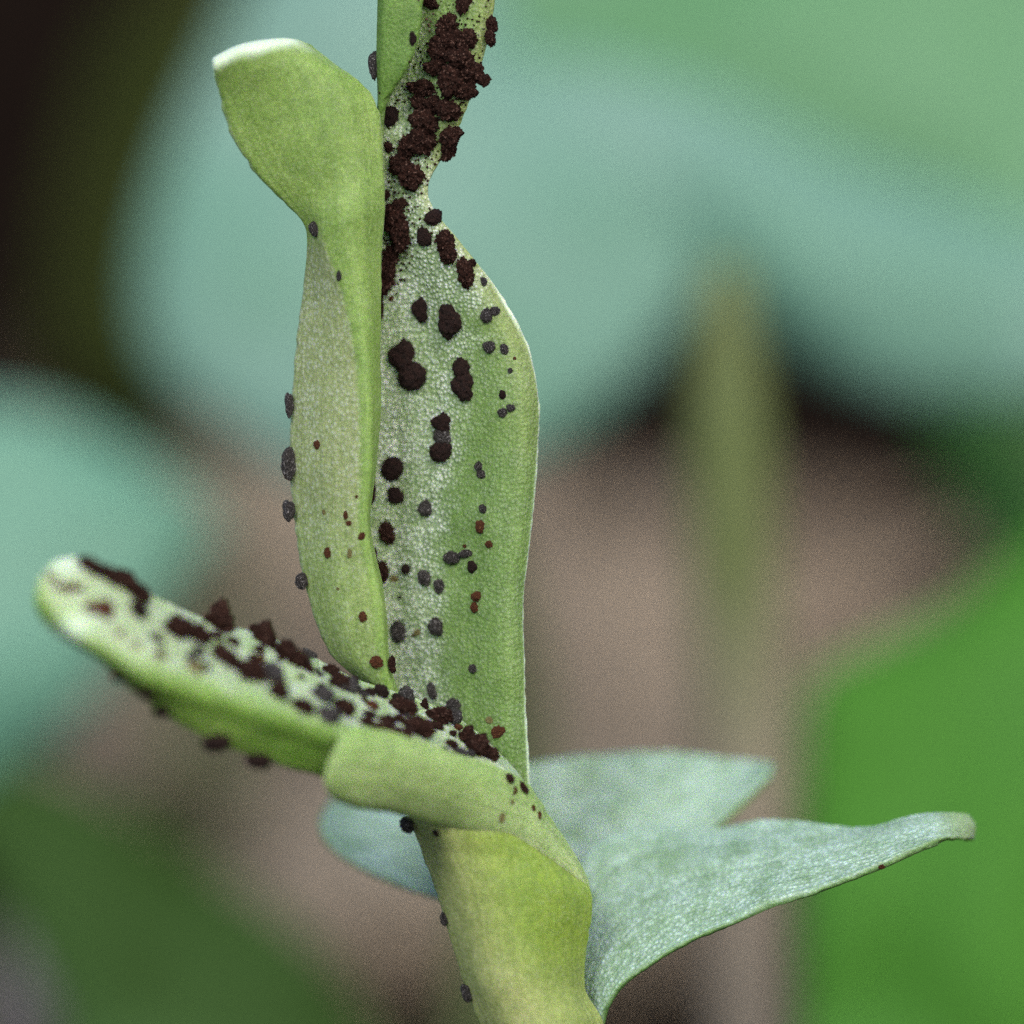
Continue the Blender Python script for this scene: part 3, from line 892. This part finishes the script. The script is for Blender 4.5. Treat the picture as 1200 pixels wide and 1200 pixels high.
for a in [(508, 255, 10, 9), (497, 278, 9, 11), (522, 283, 10, 15, 'P', 15), (526, 297, 10, 11, 'P'), (546, 322, 9, 16, 'P', 5), (553, 308, 5, 5, 'P'),
          (567, 330, 4, 5, 'G'), (493, 363, 10, 13), (528, 376, 14, 17), (471, 419, 15, 17), (485, 439, 16, 15), (541, 431, 10, 12), (543, 453, 13, 15),
          (518, 496, 12, 10), (519, 512, 12, 10, 'G'), (518, 527, 13, 12), (570, 371, 7, 8, 'G'), (580, 364, 6, 5, 'G'), (574, 407, 7, 7, 'G'), (591, 409, 5, 6, 'G'),
          (598, 434, 3, 3, 'G'), (589, 463, 4, 5, 'D'), (589, 483, 6, 5, 'G', 20), (599, 478, 5, 4, 'G'), (458, 350, 3, 3, 'R'),
          (464, 255, 15, 18, 'P'), (470, 276, 12, 16, 'P'), (452, 320, 11, 26, 'P', -12), (458, 300, 9, 12, 'P'), (445, 352, 4, 18, 'P'),
          (561, 547, 5, 5, 'G'), (564, 556, 6, 5, 'G'), (566, 596, 5, 5, 'G'), (563, 617, 6, 8, 'R', 0, .6), (573, 638, 5, 4, 'R', 0, .6),
          (459, 551, 12, 13), (463, 581, 10, 10), (434, 577, 6, 15, 'P'), (434, 541, 4, 8, 'P'), (499, 597, 9, 9, 'G'), (453, 623, 9, 12, 'P'),
          (446, 669, 10, 13, 'P'), (438, 656, 4, 12, 'P'), (441, 690, 4, 8, 'P'), (476, 667, 6, 6), (462, 678, 5, 4, 'F'), (530, 654, 9, 8, 'G'), (546, 649, 8, 5, 'G', 10),
          (554, 664, 6, 6, 'D'), (498, 677, 9, 9, 'G'), (515, 686, 7, 8, 'G'), (558, 699, 6, 6, 'R', 0, .6), (556, 712, 5, 6, 'R', 0, .6), (467, 742, 9, 12, 'G'),
          (490, 741, 5, 4, 'F'), (511, 735, 10, 10, 'G'), (554, 783, 5, 5, 'G'), (584, 857, 8, 7, 'R', 20, .3), (574, 844, 6, 4, 'F'), (507, 811, 6, 10, 'G', 20),
          (532, 826, 8, 8, 'G'), (468, 700, 2, 2, 'D'), (484, 745, 2, 2, 'R'), (603, 420, 2, 2, 'R'), (545, 640, 3, 2, 'R'),
          # upper lobe
          (457, 136, 10, 12), (484, 45, 4, 7), (455, 173, 5, 6, 'P'), (450, 228, 7, 5, 'P'), (441, 77, 6, 16, 'G'),
          (575, 28, 7, 10, 'P'), (575, 44, 6, 9, 'P')]:
    pustule(upright, *a)
for a in [(505, 3, 10, 6), (543, 2, 15, 8), (525, 30, 13, 12), (547, 46, 11, 13), (527, 50, 15, 14), (516, 60, 12, 14), (540, 70, 15, 14), (512, 78, 10, 12),
          (552, 86, 13, 12), (570, 96, 8, 6), (530, 94, 17, 16), (545, 106, 12, 11), (496, 103, 10, 15), (492, 121, 9, 10), (508, 122, 10, 10), (524, 128, 12, 13),
          (500, 145, 15, 16), (495, 165, 16, 14), (528, 160, 11, 12), (525, 174, 9, 12), (477, 172, 13, 11), (471, 190, 11, 14), (482, 206, 15, 15), (468, 240, 10, 7)]:
    pustule(upright, *a, 'P', random.uniform(0, 180))
for a in [(369, 268, 6, 9, 'G', 15), (397, 323, 3, 6, 'G'), (339, 474, 5, 13, 'G'), (337, 541, 8, 18, 'G'), (338, 598, 7, 11, 'G'), (333, 603, 4, 6, 'G'), (372, 521, 5, 5, 'R'),
          (384, 648, 5, 6, 'R'), (352, 680, 7, 9, 'G'), (405, 604, 3, 5, 'R'), (409, 613, 4, 3, 'R'), (424, 628, 4, 4, 'R'), (418, 582, 2, 2, 'R'), (425, 723, 5, 6, 'R'),
          (441, 776, 8, 7, 'R', 0, .5), (410, 648, 3, 5, 'F'), (461, 778, 4, 10, 'P'), (396, 690, 2, 2, 'F'), (380, 600, 3, 3, 'F')]:
    pustule(curl, *a)
for a in [(255, 733, 14, 17, 'P'), (205, 741, 14, 11, 'P', 10), (228, 746, 13, 9, 'P', -20), (309, 751, 11, 13, 'P'), (300, 738, 6, 5, 'P'), (332, 766, 11, 11, 'P'), (346, 776, 12, 10, 'P', -40),
          (265, 775, 17, 9, 'P', -35), (292, 790, 16, 10, 'P', -20), (318, 795, 12, 12, 'G'), (326, 813, 10, 8, 'P'), (386, 788, 9, 6, 'P'), (396, 803, 10, 8, 'P'), (408, 808, 9, 9, 'G'),
          (376, 817, 11, 9, 'G'), (354, 828, 11, 8, 'P'), (384, 838, 14, 8, 'G'), (402, 833, 11, 8, 'P'), (445, 814, 8, 7, 'D'), (474, 818, 8, 8, 'G'), (471, 833, 14, 8, 'P'), (497, 828, 4, 6, 'P'),
          (450, 858, 13, 9, 'P'), (470, 864, 11, 8, 'P'), (490, 858, 15, 10, 'P'), (514, 842, 12, 8, 'P'), (530, 844, 9, 9, 'G'), (538, 886, 7, 6, 'G'), (547, 868, 9, 10, 'P'), (557, 880, 11, 12, 'P'),
          (573, 887, 9, 7, 'P'), (520, 882, 9, 5, 'G'), (430, 848, 8, 5, 'P'), (425, 815, 5, 3, 'G'), (365, 765, 8, 3, 'G', -25),
          (104, 666, 13, 7, 'P', -15), (124, 675, 14, 8, 'P', -25), (146, 687, 15, 9, 'P', -35), (162, 700, 10, 10, 'P'), (160, 717, 9, 9, 'D'), (80, 689, 15, 5, 'R', 8), (122, 715, 10, 10, 'R', 0, .5),
          (107, 713, 9, 6, 'R'), (60, 677, 6, 4, 'R'), (140, 743, 5, 4, 'F'), (159, 757, 5, 4, 'F'), (187, 768, 6, 6, 'R'), (227, 784, 10, 6, 'F', -20),
          (142, 790, 7, 5, 'D'), (172, 810, 10, 7, 'D', -30), (190, 832, 8, 6, 'D'), (253, 873, 13, 8, 'D'), (303, 892, 13, 7, 'D')]:
    pustule(bract, a[0], a[1], a[2] * 1.15, a[3] * 1.2, a[4] if len(a) > 4 else 'D', a[5] if len(a) > 5 else 0, .9 if a[4] in 'DPG' else .4)
# finer crusting between the larger pustules of the low leaf
rc = random.Random(5)
for k in range(70):
    x = rc.uniform(180, 585)
    fy = np.interp(x, [60, 108, 152, 205, 258, 312, 362, 404, 452, 500, 542, 580], [662, 660, 684, 712, 733, 747, 769, 792, 812, 830, 852, 884])
    ry_ = np.interp(x, [92, 148, 202, 262, 322, 380, 430, 482, 532, 574, 606], [738, 772, 794, 810, 828, 848, 866, 880, 892, 905, 925])
    t_ = rc.uniform(.02, .72)
    q = rc.uniform(2.5, 6.0)
    pustule(bract, x, fy + (ry_ - fy) * t_, q * rc.uniform(1, 1.7), q, rc.choice('PPPGRD'), rc.uniform(-60, 10), .9)
for a in [(597, 913, 5, 6, 'P'), (613, 923, 4, 8, 'P', 30), (604, 926, 3, 4, 'R'), (625, 947, 3, 4, 'R'), (632, 956, 3, 5, 'R'), (600, 940, 3, 3, 'F'), (588, 958, 4, 6, 'F'), (602, 930, 2, 2, 'R')]:
    pustule(lobe, *a)
for a in [(475, 967, 8, 9, 'G'), (511, 976, 4, 4, 'D'), (520, 1077, 4, 8, 'G', 10), (546, 1164, 6, 10, 'G', 10)]:
    pustule(stem_sheath, *a)
pustule(front_lobe, 1033, 1016, 4, 3, 'R')

# loose spores dusted round the brown masses: too small to count
def dust(leaf, n):
    vs, fs = [], []
    bvh = BVH[leaf.name]
    oct_f = [(0, 2, 4), (2, 1, 4), (1, 3, 4), (3, 0, 4), (2, 0, 5), (1, 2, 5), (3, 1, 5), (0, 3, 5)]
    path = np.array([(540, 0), (530, 50), (535, 90), (505, 120), (505, 150), (480, 190), (465, 240), (460, 280), (448, 330)])
    r = np.random.default_rng(77)
    for _ in range(n):
        t = r.uniform(0, len(path) - 1.01)
        i = int(t)
        c = path[i] + (path[i + 1] - path[i]) * (t - i) + r.normal(size=2) * (22, 16)
        p0 = Vector(W(np.array([c[0], c[1], 0.0])))
        hit, nrm, _, _ = bvh.ray_cast(EYE, (p0 - EYE).normalized())
        if hit is None:
            continue
        s = r.uniform(.7, 2.0) / K
        b = len(vs)
        q = hit + TOCAM * s * .5
        for ax in ((1, 0, 0), (-1, 0, 0), (0, 1, 0), (0, -1, 0), (0, 0, 1), (0, 0, -1)):
            vs.append(q + Vector(ax) * s * r.uniform(.7, 1.3))
        fs += [tuple(b + k for k in f) for f in oct_f]
    me = bpy.data.meshes.new('spore_dust')
    me.from_pydata(vs, [], fs)
    o = bpy.data.objects.new('spore_dust', me)
    COL.objects.link(o)
    me.materials.append(M_powder)
    o.parent = leaf
    o['kind'] = 'stuff'
dust(upright, 900)

bpy.context.view_layer.update()
# seat the pustules on the leaves (world placement, whatever the parents' own transforms are)
for o, m in PUST:
    o.matrix_world = m
